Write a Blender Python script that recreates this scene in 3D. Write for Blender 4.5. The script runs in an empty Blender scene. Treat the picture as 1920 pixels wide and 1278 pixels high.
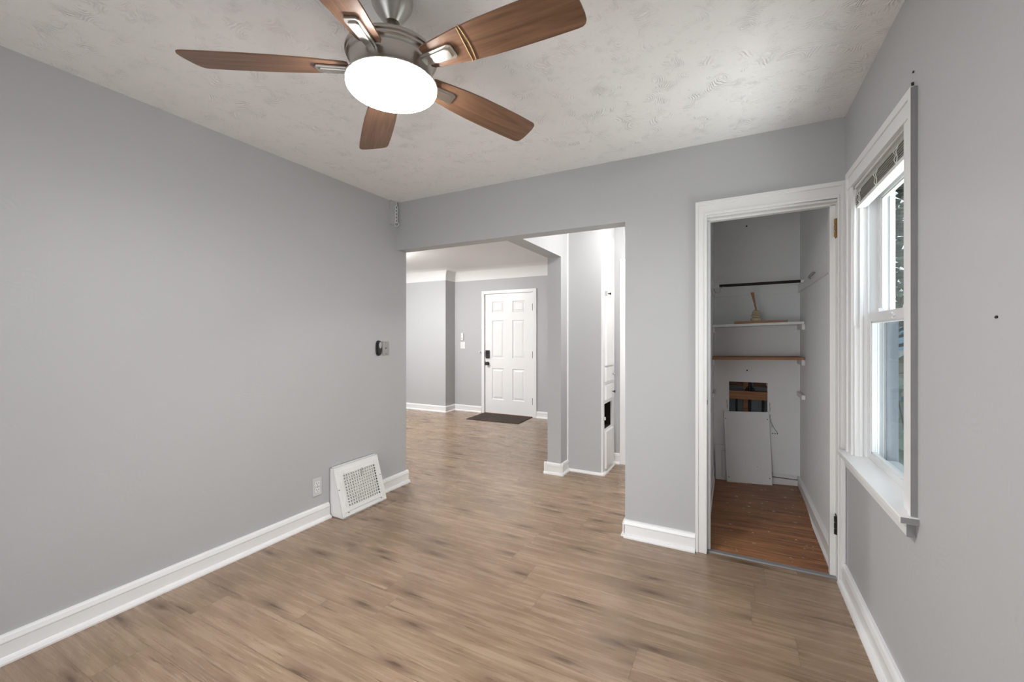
import bpy, bmesh, math, random
from mathutils import Vector, Matrix
random.seed(7)
C = bpy.context.scene.collection
PI = math.pi

# ------------------------------------------------------------------ camera
cam_data = bpy.data.cameras.new('camera')
cam = bpy.data.objects.new('camera', cam_data); C.objects.link(cam)
cam_data.sensor_fit = 'HORIZONTAL'; cam_data.sensor_width = 36.0
cam_data.lens = 793.0 / 1920.0 * 36.0
cam_data.shift_y = -8.0 / 1920.0
cam_data.clip_start = 0.02
cam.location = (0, 0, 1.288)
cam.rotation_euler = (PI / 2, 0, math.atan(414.0 / 793.0))
bpy.context.scene.camera = cam

# ------------------------------------------------------------------ colour, sky, lights
vs = bpy.context.scene.view_settings
vs.view_transform = 'Standard'; vs.look = 'None'; vs.gamma = 1.0; vs.exposure = 0.12
vs.use_curve_mapping = False
bpy.context.scene.cycles.max_bounces = 10
bpy.context.scene.cycles.diffuse_bounces = 6
bpy.context.scene.cycles.sample_clamp_indirect = 6.0

world = bpy.data.worlds.new('sky'); bpy.context.scene.world = world; world.use_nodes = True
wn = world.node_tree.nodes; wl = world.node_tree.links
wn['Background'].inputs[1].default_value = 1.5
wtc = wn.new('ShaderNodeTexCoord'); wsep = wn.new('ShaderNodeSeparateXYZ'); wramp = wn.new('ShaderNodeValToRGB')
wl.new(wtc.outputs['Generated'], wsep.inputs[0]); wl.new(wsep.outputs['Z'], wramp.inputs[0])
wramp.color_ramp.elements[0].position = 0.0; wramp.color_ramp.elements[0].color = (0.86, 0.90, 0.94, 1)
wramp.color_ramp.elements[1].position = 0.6; wramp.color_ramp.elements[1].color = (0.72, 0.82, 0.95, 1)
wl.new(wramp.outputs[0], wn['Background'].inputs[0])

def area(name, loc, direction, sx, sy, power, color=(1, 1, 1), spread=PI):
    d = bpy.data.lights.new(name, 'AREA'); d.shape = 'RECTANGLE'; d.size = sx; d.size_y = sy
    d.energy = power; d.color = color; d.spread = spread
    o = bpy.data.objects.new(name, d); C.objects.link(o); o.location = loc
    o.rotation_euler = Vector(direction).to_track_quat('-Z', 'Y').to_euler()
    return o
# daylight entering by the windows, and an added rear fill
area('rear_window_fill', (-1.1, -1.0, .95), (0, 1, -.28), 1.7, 1.0, 11, (1.0, 1.0, 1.0), math.radians(85))  # unseen fill, narrowed and tilted down to reach the closet but spare the header
area('daylight_side_window', (1.25, 2.0, 1.75), (-1, 0.05, 0.05), 1.3, 1.6, 9, (0.95, 0.98, 1.0))
area('daylight_front_room_window', (-7.05, 4.3, 1.5), (1, 0.0, -0.1), 2.1, 1.5, 8, (0.97, 0.985, 1.0))
area('daylight_front_room_side_window', (-5.0, 2.66, 1.5), (0.05, 1, -0.1), 1.5, 1.3, 9, (0.97, 0.985, 1.0))

# upward fill lights outside the two windows, added to brighten the ceiling
area('ceiling_fill_rear', (-1.1, -1.02, .72), (0, 1, 1.25), 1.6, .5, 3, (1.0, .995, .98), math.radians(130))
area('ceiling_fill_side', (1.12, 2.23, .62), (-1, -.1, .95), .9, .8, 24, (1.0, .995, .98), math.radians(130))

# ------------------------------------------------------------------ node helpers
class NT:
    def __init__(s, name):
        s.m = bpy.data.materials.new(name); s.m.use_nodes = True
        s.t = s.m.node_tree; s.n = s.t.nodes; s.b = s.n['Principled BSDF']; s._tc = None
    def new(s, t, **kw):
        n = s.n.new(t)
        for k, v in kw.items(): setattr(n, k, v)
        return n
    def set(s, sock, v):
        if isinstance(v, bpy.types.NodeSocket): s.t.links.new(v, sock)
        elif v is not None:
            if hasattr(sock.default_value, '__len__') and not hasattr(v, '__len__'): v = (v,) * len(sock.default_value)
            if hasattr(sock.default_value, '__len__') and len(sock.default_value) == 4 and len(v) == 3: v = (*v, 1)
            sock.default_value = v
    @property
    def tc(s):
        if s._tc is None: s._tc = s.new('ShaderNodeTexCoord')
        return s._tc
    def math(s, op, a, b=None, c=None):
        n = s.new('ShaderNodeMath', operation=op); s.set(n.inputs[0], a)
        if b is not None: s.set(n.inputs[1], b)
        if c is not None: s.set(n.inputs[2], c)
        return n.outputs[0]
    def vmath(s, op, a, b=None):
        n = s.new('ShaderNodeVectorMath', operation=op); s.set(n.inputs[0], a)
        if b is not None: s.set(n.inputs[1], b)
        return n.outputs['Value'] if op in ('LENGTH', 'DISTANCE', 'DOT_PRODUCT') else n.outputs['Vector']
    def sep(s, v):
        n = s.new('ShaderNodeSeparateXYZ'); s.set(n.inputs[0], v); return n.outputs
    def comb(s, x=0, y=0, z=0):
        n = s.new('ShaderNodeCombineXYZ')
        for i, v in enumerate((x, y, z)): s.set(n.inputs[i], v)
        return n.outputs[0]
    def noise(s, vec, scale=5, detail=4, rough=.5, dist=0):
        n = s.new('ShaderNodeTexNoise'); s.set(n.inputs['Vector'], vec); s.set(n.inputs['Scale'], scale)
        s.set(n.inputs['Detail'], detail); s.set(n.inputs['Roughness'], rough); s.set(n.inputs['Distortion'], dist)
        return n.outputs['Fac']
    def white(s, v):
        n = s.new('ShaderNodeTexWhiteNoise', noise_dimensions='3D'); s.set(n.inputs['Vector'], v)
        return n.outputs
    def ramp(s, fac, stops):
        n = s.new('ShaderNodeValToRGB'); s.set(n.inputs[0], fac); e = n.color_ramp.elements
        while len(e) < len(stops): e.new(0.5)
        for i, (p, c) in enumerate(stops):
            e[i].position = p
            e[i].color = (c, c, c, 1) if isinstance(c, (int, float)) else (*c, 1)
        return n.outputs[0]
    def mix(s, f, a, b, mode='MIX'):
        n = s.new('ShaderNodeMix', data_type='RGBA', blend_type=mode)
        s.set(n.inputs[0], f); s.set(n.inputs[6], a); s.set(n.inputs[7], b)
        return n.outputs[2]
    def bump(s, h, strength=.3, dist=.01):
        n = s.new('ShaderNodeBump'); s.set(n.inputs['Height'], h); s.set(n.inputs['Strength'], strength)
        s.set(n.inputs['Distance'], dist); s.set(s.b.inputs['Normal'], n.outputs[0])
    def out(s, col=None, rough=.5, metal=0, spec=None, em=None, ems=0):
        if col is not None: s.set(s.b.inputs['Base Color'], col)
        s.set(s.b.inputs['Roughness'], rough); s.set(s.b.inputs['Metallic'], metal)
        if spec is not None: s.set(s.b.inputs['Specular IOR Level'], spec)
        if em is not None:
            s.set(s.b.inputs['Emission Color'], em); s.set(s.b.inputs['Emission Strength'], ems)
        return s.m

def plain(name, col, rough=.5, metal=0, var=.04, scale=6, bump=0, bscale=60, spec=None):
    t = NT(name); n = t.noise(t.tc.outputs['Object'], scale, 3)
    c = t.mix(n, [x * (1 - var) for x in col], [min(1, x * (1 + var)) for x in col])
    if bump: t.bump(t.noise(t.tc.outputs['Object'], bscale, 4), bump, .004)
    return t.out(c, rough, metal, spec)

def swirl(t, vec, cell, rings, thr):
    """stomped plaster: arcs around scattered centres"""
    d = t.new('ShaderNodeTexNoise'); t.set(d.inputs['Vector'], vec); t.set(d.inputs['Scale'], 7.0); t.set(d.inputs['Detail'], 2)
    off = t.vmath('SCALE', t.vmath('SUBTRACT', d.outputs['Color'], (.5, .5, .5)))
    n = off.node; n.inputs['Scale'].default_value = .10
    v2 = t.vmath('ADD', vec, off)
    vo = t.new('ShaderNodeTexVoronoi'); t.set(vo.inputs['Vector'], v2); t.set(vo.inputs['Scale'], cell)
    w = t.math('SINE', t.math('MULTIPLY', vo.outputs['Distance'], rings))
    mask = t.ramp(t.noise(vec, 9, 5, .65), [(thr, 0), (thr + .16, 1)])
    return t.math('MULTIPLY', w, mask)

def paint(name, col, rough, textured=.25):
    t = NT(name); o = t.tc.outputs['Object']
    c = t.mix(t.noise(o, 1.6, 4), [x * .965 for x in col], [x * 1.03 for x in col])
    h = t.math('ADD', t.math('MULTIPLY', swirl(t, o, 6.0, 55.0, .52), .5), t.noise(o, 45, 4, .6))
    t.bump(h, textured, .004)
    return t.out(c, rough)

M = {}
M['wall'] = paint('grey wall paint', (.475, .482, .49), .55, .10)
M['closet_wall'] = plain('closet wall paint', (.84, .845, .85), .6, 0, .03, 3, .12, 30)
M['cove'] = plain('white ceiling paint', (.80, .80, .79), .6, 0, .01, 2)
M['trim'] = plain('white trim paint', (.84, .84, .84), .32, 0, .02, 8, .03, 25)
def worn_trim():
    t = NT('worn white trim paint'); o = t.tc.outputs['Object']
    chip = t.ramp(t.noise(o, 38, 6, .7), [(.70, 0), (.73, 1)])
    c = t.mix(chip, (.78, .775, .765), (.36, .31, .26)); t.bump(t.noise(o, 60, 3), .06, .002)
    return t.out(c, .38)
M['worn'] = worn_trim()
def ceiling_mat():
    t = NT('stomped plaster ceiling'); o = t.tc.outputs['Object']
    s1 = swirl(t, o, 7.0, 85.0, .52)
    s2 = swirl(t, t.vmath('ADD', o, (3.7, 1.9, 0)), 10.0, 75.0, .55)
    pits = t.ramp(t.noise(o, 34, 5, .65), [(.64, 0), (.70, 1)])
    h = t.math('ADD', t.math('ADD', s1, t.math('MULTIPLY', s2, .8)), t.math('MULTIPLY', t.noise(o, 26, 6, .65), 1.1))
    h = t.math('SUBTRACT', h, t.math('MULTIPLY', pits, 1.2))
    t.bump(h, .50, .008)
    c = t.mix(t.noise(o, 1.2, 3), (.86, .850, .842), (.90, .892, .885))
    return t.out(c, .7)
M['ceiling'] = ceiling_mat()

def floor_mat():
    t = NT('laminate oak planks'); o = t.tc.outputs['Object']
    x, y, z = t.sep(o)[0:3]
    W, L = .187, 1.22
    v = t.math('DIVIDE', t.math('SUBTRACT', y, .115), W)
    row = t.math('FLOOR', v)
    ro = t.white(t.comb(row, 3.1, 0))[0]
    u = t.math('DIVIDE', t.math('ADD', x, t.math('MULTIPLY', ro, 7.3)), L)
    col = t.math('FLOOR', u)
    rnd = t.white(t.comb(row, col, 7.7)); rc = t.sep(rnd[1])
    gx = t.math('ADD', x, t.math('MULTIPLY', rc[0], 40)); gy = t.math('ADD', y, t.math('MULTIPLY', rc[1], 30))
    g1 = t.noise(t.comb(t.math('MULTIPLY', gx, .9), t.math('MULTIPLY', gy, 15.0), 0), 2.0, 9, .64, .35)
    g2 = t.noise(t.comb(t.math('MULTIPLY', gx, 3.0), t.math('MULTIPLY', gy, 75.0), 0), 2.0, 6, .7, .2)
    g3 = t.noise(t.comb(t.math('MULTIPLY', gx, 3.2), t.math('MULTIPLY', gy, 19.0), 4.0), 1.5, 6, .6, .7)
    g = t.math('ADD', t.math('MULTIPLY', g1, .62), t.math('MULTIPLY', g2, .38))
    base = t.ramp(g, [(.27, (.140, .086, .050)), (.42, (.258, .174, .112)), (.56, (.345, .246, .168)), (.74, (.440, .332, .240))])
    tone = t.mix(rc[2], (.90, .89, .88), (1.08, 1.08, 1.09))
    c = t.mix(1.0, base, tone, 'MULTIPLY')
    knot = t.ramp(g3, [(.67, 0), (.75, 1)])
    cloud = t.ramp(t.noise(t.comb(t.math('MULTIPLY', gx, 2.2), t.math('MULTIPLY', gy, 5.0), 2.0), 1.4, 4, .55), [(.45, 0), (.72, 1)])
    c = t.mix(t.math('MULTIPLY', cloud, .38), c, (.13, .085, .056))
    c = t.mix(t.math('MULTIPLY', knot, .70), c, (.085, .048, .029))
    g4 = t.noise(t.comb(t.math('MULTIPLY', gx, 2.2), t.math('MULTIPLY', gy, 46.0), 9.0), 1.5, 5, .6, .5)
    c = t.mix(t.math('MULTIPLY', t.ramp(g4, [(.615, 0), (.68, 1)]), .55), c, (.085, .050, .032))
    kv = t.new('ShaderNodeTexVoronoi', voronoi_dimensions='2D'); t.set(kv.inputs['Vector'], t.comb(t.math('ADD', t.math('MULTIPLY', gx, 2.0), t.math('MULTIPLY', g1, .5)), t.math('MULTIPLY', gy, 9.0), 0)); t.set(kv.inputs['Scale'], 1.0)
    pick = t.math('GREATER_THAN', t.sep(kv.outputs['Color'])[0], .62)
    ring = t.ramp(kv.outputs['Distance'], [(.04, 1), (.10, .55), (.30, 0)])
    c = t.mix(t.math('MULTIPLY', t.math('MULTIPLY', ring, pick), .82), c, (.075, .042, .025))
    fy = t.math('FRACT', v); fx = t.math('FRACT', u)
    sy = t.math('LESS_THAN', t.math('MINIMUM', fy, t.math('SUBTRACT', 1.0, fy)), .0075)
    sx = t.math('LESS_THAN', t.math('MINIMUM', fx, t.math('SUBTRACT', 1.0, fx)), .0011)
    seam = t.math('MAXIMUM', sy, sx)
    c = t.mix(t.math('MULTIPLY', seam, .55), c, (.10, .065, .045))
    t.bump(t.math('SUBTRACT', t.math('MULTIPLY', g2, .5), seam), .12, .002)
    r = t.math('ADD', t.math('MULTIPLY', g1, .14), .20)
    return t.out(c, r, 0, .5)
M['floor'] = floor_mat()

def closet_floor_mat():
    t = NT('worn closet floorboards'); o = t.tc.outputs['Object']
    x, y, z = t.sep(o)[0:3]
    v = t.math('DIVIDE', y, .057); row = t.math('FLOOR', v); rr = t.white(t.comb(row, 1, 1))
    rc = t.sep(rr[1])
    g = t.noise(t.comb(t.math('ADD', t.math('MULTIPLY', x, 1.6), t.math('MULTIPLY', rc[0], 30)), t.math('MULTIPLY', y, 22), 0), 2.2, 8, .65, .5)
    c = t.ramp(g, [(.30, (.120, .045, .018)), (.50, (.270, .118, .050)), (.72, (.46, .225, .100))])
    c = t.mix(1.0, c, t.mix(rc[1], (.82, .80, .80), (1.15, 1.12, 1.1)), 'MULTIPLY')
    worn = t.ramp(t.noise(o, 2.6, 4), [(.45, 0), (.7, 1)])
    c = t.mix(t.math('MULTIPLY', worn, .35), c, (.44, .22, .10))
    sp = t.ramp(t.noise(t.vmath('MULTIPLY', o, (1.0, 2.2, 1.0)), 22, 3, .5), [(.70, 0), (.715, 1)])
    c = t.mix(sp, c, (.75, .70, .64))
    fy = t.math('FRACT', v)
    seam = t.math('LESS_THAN', fy, .04)
    c = t.mix(t.math('MULTIPLY', seam, .6), c, (.03, .014, .008))
    t.bump(t.math('SUBTRACT', g, seam), .2, .002)
    return t.out(c, .42, 0, .4)
M['closet_floor'] = closet_floor_mat()

def wood(name, dark, light, axis=0, scale=1.0, rough=.4):
    t = NT(name); o = t.tc.outputs['Object']
    info = t.new('ShaderNodeObjectInfo')
    o2 = t.vmath('ADD', o, t.comb(t.math('MULTIPLY', info.outputs['Random'], 9.0), t.math('MULTIPLY', info.outputs['Random'], 5.0), 0))
    sv = [14.0 * scale] * 3; sv[axis] = 1.1 * scale
    g = t.noise(t.vmath('MULTIPLY', o2, tuple(sv)), 2.2, 7, .6, .8)
    sv2 = [90.0 * scale] * 3; sv2[axis] = 3.0 * scale
    g2 = t.noise(t.vmath('MULTIPLY', o2, tuple(sv2)), 2.0, 4, .6)
    c = t.ramp(t.math('ADD', t.math('MULTIPLY', g, .75), t.math('MULTIPLY', g2, .25)), [(.34, dark), (.66, light)])
    return t.out(c, rough)
M['blade'] = wood('walnut fan blade', (.120, .059, .033), (.252, .137, .080), 0, 1.0, .38)
M['shelf_wood'] = wood('bare pine board', (.20, .085, .035), (.40, .19, .085), 0, 1.0, .55)
M['stud'] = wood('stud timber', (.22, .10, .045), (.42, .21, .10), 0, 1.0, .7)
M['dark_stud'] = wood('dark stud timber', (.06, .025, .012), (.14, .06, .03), 0, 1.0, .7)
M['plank'] = wood('amber plank', (.26, .12, .05), (.46, .25, .115), 0, 1.5, .5)

def nickel():
    t = NT('brushed nickel'); o = t.tc.outputs['Object']
    n = t.noise(t.vmath('MULTIPLY', o, (8, 8, 260)), 2, 3)
    c = t.mix(n, (.50, .475, .44), (.62, .60, .565))
    return t.out(c, t.math('ADD', t.math('MULTIPLY', n, .12), .30), 1.0)
M['nickel'] = nickel()
def glow(name, col, s):
    t = NT(name); return t.out((.9, .88, .84), .3, 0, None, col, s)
M['bowl'] = glow('lit frosted glass', (1.0, .98, .955), 118)
M['lamp'] = glow('lit opal glass of unseen hall lamp', (1.0, .975, .95), 86)
M['unseen_front_lamp'] = glow('lit opal glass of unseen front room lamp', (1.0, .985, .97), 262)
M['plate'] = plain('grey painted plate', (.60, .605, .61), .45, 0, .03, 10)
M['black'] = plain('black plastic', (.02, .02, .022), .35, 0, .1)
M['dark_metal'] = plain('oil rubbed bronze', (.028, .022, .019), .38, .6, .2, 30)
M['iron'] = plain('black iron pipe', (.012, .012, .013), .5, .3, .2, 20)
M['grey_plastic'] = plain('grey plastic', (.42, .42, .41), .4)
M['grey_metal'] = plain('satin steel', (.46, .46, .45), .38, .8, .05, 20)
M['hinge'] = plain('old brass hinge', (.30, .17, .06), .45, .7, .4, 60)
M['white_metal'] = plain('white enamel', (.80, .80, .79), .35, 0, .03, 10)
M['white_plastic'] = plain('white plastic', (.82, .82, .81), .35, 0, .02)
M['vinyl'] = plain('white vinyl', (.76, .77, .78), .3, 0, .02)
M['slat'] = plain('grey blind slat', (.42, .41, .39), .4, 0, .04, 12)
M['cord'] = plain('white cord', (.82, .81, .78), .8, 0, .02)
M['mat'] = plain('brown doormat pile', (.050, .034, .026), .95, 0, .55, 60, .8, 160)
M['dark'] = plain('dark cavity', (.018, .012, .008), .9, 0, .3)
M['cavity'] = plain('grey plaster back', (.20, .215, .225), .9, 0, .2, 8)
M['threshold'] = plain('grey threshold strip', (.22, .225, .24), .45, 0, .06, 20)
M['amber'] = plain('amber resin', (.40, .24, .08), .3, 0, .15, 40)
M['twine'] = plain('gold twine', (.62, .44, .20), .6, 0, .1, 40)
M['screw'] = plain('dark screw', (.05, .045, .04), .5, .5)
M['plaster'] = plain('broken plaster', (.50, .48, .45), .9, 0, .3, 40, .6, 60)
M['panel'] = plain('painted panel', (.78, .785, .79), .5, 0, .03, 6, .06, 30)
M['living_wall'] = M['wall']
def glass_mat():
    t = NT('window glass')
    g = t.new('ShaderNodeBsdfGlossy'); g.inputs['Roughness'].default_value = .02
    tr = t.new('ShaderNodeBsdfTransparent'); tr.inputs['Color'].default_value = (.95, .98, .98, 1)
    lw = t.new('ShaderNodeLayerWeight'); lw.inputs['Blend'].default_value = .5
    fr = t.math('MULTIPLY_ADD', t.math('POWER', lw.outputs['Facing'], 5.0), .30, .03).node
    mx = t.new('ShaderNodeMixShader'); t.t.links.new(fr.outputs[0], mx.inputs[0])
    t.t.links.new(tr.outputs[0], mx.inputs[1]); t.t.links.new(g.outputs[0], mx.inputs[2])
    t.t.links.new(mx.outputs[0], t.n['Material Output'].inputs['Surface']); return t.m
M['glass'] = glass_mat()
M['track'] = plain('grey sash track', (.42, .45, .48), .5)
def screen_mat():
    t = NT('insect screen'); tr = t.new('ShaderNodeBsdfTransparent'); mx = t.new('ShaderNodeMixShader'); mx.inputs[0].default_value = .30
    t.set(t.b.inputs['Base Color'], (.12, .13, .14)); t.t.links.new(tr.outputs[0], mx.inputs[1]); t.t.links.new(t.b.outputs[0], mx.inputs[2])
    t.t.links.new(mx.outputs[0], t.n['Material Output'].inputs['Surface']); return t.m
M['screen'] = screen_mat()
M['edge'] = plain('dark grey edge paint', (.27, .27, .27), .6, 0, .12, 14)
M['amber_glass'] = plain('clear amber glass', (.50, .42, .28), .15, 0, .1)

# ------------------------------------------------------------------ mesh helpers
class MB:
    def __init__(s): s.bm = bmesh.new()
    def box(s, x0, x1, y0, y1, z0, z1, bev=0):
        vs = [s.bm.verts.new(p) for p in ((x0,y0,z0),(x1,y0,z0),(x1,y1,z0),(x0,y1,z0),(x0,y0,z1),(x1,y0,z1),(x1,y1,z1),(x0,y1,z1))]
        s.hexa(vs, bev); return s
    def hexa(s, vs, bev=0):
        fs = [s.bm.faces.new([vs[i] for i in f]) for f in ((3,2,1,0),(4,5,6,7),(0,1,5,4),(1,2,6,5),(2,3,7,6),(3,0,4,7))]
        if bev:
            es = list({e for f in fs for e in f.edges})
            bmesh.ops.bevel(s.bm, geom=es, offset=bev, segments=2, affect='EDGES', profile=.6, clamp_overlap=True)
    def corners(s, pts, bev=0):
        s.hexa([s.bm.verts.new(p) for p in pts], bev); return s
    def prism(s, poly, mapper, h0, h1, bev=0):
        """poly: 2-D outline, mapper(a, b, h) -> point"""
        a = [s.bm.verts.new(mapper(p[0], p[1], h0)) for p in poly]; b = [s.bm.verts.new(mapper(p[0], p[1], h1)) for p in poly]
        n = len(poly); fs = [s.bm.faces.new(a[::-1]), s.bm.faces.new(b)]
        for i in range(n): fs.append(s.bm.faces.new((a[i], a[(i+1) % n], b[(i+1) % n], b[i])))
        bmesh.ops.recalc_face_normals(s.bm, faces=fs)
        if bev:
            es = list({e for f in fs[:2] for e in f.edges})
            bmesh.ops.bevel(s.bm, geom=es, offset=bev, segments=2, affect='EDGES', profile=.6, clamp_overlap=True)
        return s
    def lathe(s, prof, cx=0, cy=0, seg=40, axis='z', c0=0):
        """prof: (radius, height)"""
        rings = []
        for r, h in prof:
            ring = []
            for i in range(seg):
                a = 2 * PI * i / seg; p, q = r * math.cos(a), r * math.sin(a)
                if axis == 'z': pt = (cx + p, cy + q, h)
                elif axis == 'x': pt = (h, cx + p, cy + q)
                else: pt = (cx + p, h, cy + q)
                ring.append(s.bm.verts.new(pt))
            rings.append(ring)
        fs = []
        for r0, r1 in zip(rings, rings[1:]):
            for i in range(seg):
                j = (i + 1) % seg; fs.append(s.bm.faces.new((r0[i], r0[j], r1[j], r1[i])))
        if prof[0][0] > 1e-5: fs.append(s.bm.faces.new(rings[0][::-1]))
        if prof[-1][0] > 1e-5: fs.append(s.bm.faces.new(rings[-1]))
        bmesh.ops.recalc_face_normals(s.bm, faces=fs); return s
    def tube(s, pts, r, seg=8, closed=False):
        P = [Vector(p) for p in pts]; n = len(P); rings = []
        up = Vector((0, 0, 1))
        t0 = (P[1] - P[0]).normalized()
        nrm = t0.orthogonal().normalized()
        for i in range(n):
            if closed: t = (P[(i+1) % n] - P[i-1]).normalized()
            else: t = (P[min(i+1, n-1)] - P[max(i-1, 0)]).normalized()
            nrm = (nrm - t * nrm.dot(t)).normalized(); bn = t.cross(nrm)
            rr = r[i] if hasattr(r, '__len__') else r
            rings.append([s.bm.verts.new(P[i] + nrm * rr * math.cos(2*PI*k/seg) + bn * rr * math.sin(2*PI*k/seg)) for k in range(seg)])
        fs = []
        for i in range(n if closed else n - 1):
            a, b = rings[i], rings[(i+1) % n]
            for k in range(seg):
                j = (k+1) % seg; fs.append(s.bm.faces.new((a[k], a[j], b[j], b[k])))
        if not closed: fs += [s.bm.faces.new(rings[0][::-1]), s.bm.faces.new(rings[-1])]
        bmesh.ops.recalc_face_normals(s.bm, faces=fs); return s
    def build(s, name, mat, parent=None, smooth=False, origin=None, kind=None):
        off = OFF.get(parent.name, Vector()) if parent else Vector(origin or (0, 0, 0))
        if parent and origin is not None: pass
        me = bpy.data.meshes.new(name)
        bmesh.ops.translate(s.bm, verts=s.bm.verts, vec=-off)
        if smooth:
            for f in s.bm.faces: f.smooth = True
        s.bm.normal_update(); s.bm.to_mesh(me); s.bm.free()
        if smooth:
            try: me.set_sharp_from_angle(angle=math.radians(38))
            except Exception: pass
        me.materials.append(M[mat] if isinstance(mat, str) else mat)
        o = bpy.data.objects.new(name, me); C.objects.link(o)
        if parent: o.parent = parent
        else: o.location = off
        OFF[o.name] = off
        if kind: o['kind'] = kind
        return o
OFF = {}
def thing(name, label, cat, loc, group=None, kind=None):
    o = bpy.data.objects.new(name, None); C.objects.link(o); o.location = loc; o.empty_display_size = .05
    OFF[o.name] = Vector(loc)
    if label: o['label'] = label
    if cat: o['category'] = cat
    if group: o['group'] = group
    if kind: o['kind'] = kind
    return o
def tag(o, label, cat, group=None, kind=None):
    o['label'] = label; o['category'] = cat
    if group: o['group'] = group
    if kind: o['kind'] = kind
    return o
S = 'structure'
def box(*a, bev=0): return MB().box(*a, bev=bev)

# ------------------------------------------------------------------ main dimensions
LX, RX, BY, BYR, H = -2.570, .522, 2.772, 2.893, 2.44
HZ = 2.033                                   # underside of the header
# floors
box(-7.0, .62, -.75, 2.80, -.06, 0).box(-7.0, -.20, 2.80, 6.4, -.06, 0).build('floor', 'floor', kind=S)
MB().corners([(-.20,2.80,-.06),(.56,2.80,-.06),(.56,4.33,-.06),(-.20,4.33,-.06),(-.20,2.80,.0),(.56,2.80,.002),(.56,4.33,.036),(-.20,4.33,-.004)]).build('floor_closet', 'closet_floor', kind=S)
# ceilings
box(LX - .12, RX + .15, -.72, BY + .06, H, H + .08).build('ceiling', 'ceiling', kind=S)
box(-7.0, -1.48, BYR - .02, 6.25, H, H + .08).build('ceiling_front_room', 'cove', kind=S)
box(-1.48, .66, BYR - .02, 4.42, H, H + .08).build('ceiling_hall', 'cove', kind=S)

# left wall, rear wall with a window, right wall with its window
box(LX - .12, LX, -.72, BYR, 0, H + .02).build('wall_left', 'wall', kind=S)
RY = -.60
box(LX, -1.95, RY - .12, RY, 0, H).box(-.25, RX, RY - .12, RY, 0, H).box(-1.95, -.25, RY - .12, RY, 0, .12).box(-1.95, -.25, RY - .12, RY, 2.0, H).build('wall_rear', 'wall', kind=S)
wf = box(-1.95, -1.89, RY - .10, RY - .02, .12, 2.0).box(-.31, -.25, RY - .10, RY - .02, .12, 2.0).box(-1.89, -.31, RY - .10, RY - .02, .12, .18).box(-1.89, -.31, RY - .10, RY - .02, 1.94, 2.0).box(-1.12, -1.08, RY - .09, RY - .03, .18, 1.94).build('window_2', 'vinyl', kind=S)
WY0, WY1, WZ0, WZ1 = 1.876, 2.593, .69, 2.012
XO = .656                                       # outer face of the right wall
box(RX, XO, RY - .12, WY0, 0, H).box(RX, XO, WY1, 4.42, 0, H).box(RX, XO, WY0, WY1, 0, WZ0).box(RX, XO, WY0, WY1, WZ1, H).build('wall_right', 'wall', kind=S)
# back wall: header over the opening, pier, wall over and beside the closet door
CX0, CX1, CZ = -.150, .502, 2.016              # rough closet doorway
box(LX, -.619, BY, BYR, HZ, H).box(-.619, CX0, BY, BYR, 0, H).box(CX0, CX1, BY, BYR, CZ, H).box(CX1, RX, BY, BYR, 0, H).build('wall_back', 'wall', kind=S)
# wall between front room and hall: beam and post
PX0, PX1, PY0, PY1 = -1.553, -1.418, 3.70, 3.872
box(PX0, PX1, BYR, PY0, HZ, H).box(PX0, PX1, PY0, 6.2, 0, H).build('wall_hall_left', 'wall', kind=S)
# linen side wall, hall end wall, closet shell
box(PX1, -1.085, PY1, PY1 + .02, 0, H).build('wall_linen', 'wall', kind=S)
box(-1.085, -1.012, 4.305, 4.42, 0, H).box(-1.012, -.27, 4.305, 4.42, 2.07, H).build('wall_hall_end', 'wall', kind=S)
box(-.27, -.156, BYR, 4.42, 0, H).build('wall_closet_left', 'closet_wall', kind=S)
HX0, HX1, HB0, HB1 = -.030, .268, .56, .886
CB = 4.285
box(-.156, HX0, CB, CB + .025, 0, H).box(HX1, .51, CB, CB + .025, 0, H).box(HX0, HX1, CB, CB + .025, 0, HB0).box(HX0, HX1, CB, CB + .025, HB1, H).box(-.156, .51, CB + .16, CB + .19, 0, H).build('wall_closet_back', 'closet_wall', kind=S)
box(.502, RX, BYR, CB, 0, H).build('wall_closet_right', 'closet_wall', kind=S)
# front room
JX, FY, JY = -4.335, 6.13, 5.86
DX0, DX1 = -3.745, -2.815
box(JX, DX0, FY, FY + .14, 0, H).box(DX1, PX0, FY, FY + .14, 0, H).box(DX0, DX1, FY, FY + .14, 2.025, H).build('wall_far', 'wall', kind=S)
box(-7.0, JX, JY, FY + .14, 0, H).build('wall_far_bay', 'wall', kind=S)
box(-6.95, -6.83, BYR - .13, 3.3, 0, H).box(-6.95, -6.83, 5.3, JY, 0, H).box(-6.95, -6.83, 3.3, 5.3, 0, .75).box(-6.95, -6.83, 3.3, 5.3, 2.1, H).build('wall_front_room_left', 'wall', kind=S)
box(-6.93, -6.85, 3.3, 3.36, .75, 2.1).box(-6.93, -6.85, 5.24, 5.3, .75, 2.1).box(-6.93, -6.85, 3.36, 5.24, .75, .81).box(-6.93, -6.85, 3.36, 5.24, 2.04, 2.1).box(-6.92, -6.86, 4.28, 4.32, .81, 2.04).build('window_3', 'vinyl', kind=S)
box(-6.83, -5.7, BYR - .13, BYR, 0, H).box(-4.3, LX - .12, BYR - .13, BYR, 0, H).box(-5.7, -4.3, BYR - .13, BYR, 0, .85).box(-5.7, -4.3, BYR - .13, BYR, 2.05, H).build('wall_front_room_near', 'wall', kind=S)
box(-5.7, -5.64, BYR - .11, BYR - .03, .85, 2.05).box(-4.36, -4.3, BYR - .11, BYR - .03, .85, 2.05).box(-5.64, -4.36, BYR - .11, BYR - .03, .85, .91).box(-5.64, -4.36, BYR - .11, BYR - .03, 1.99, 2.05).build('window_4', 'vinyl', kind=S)
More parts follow.
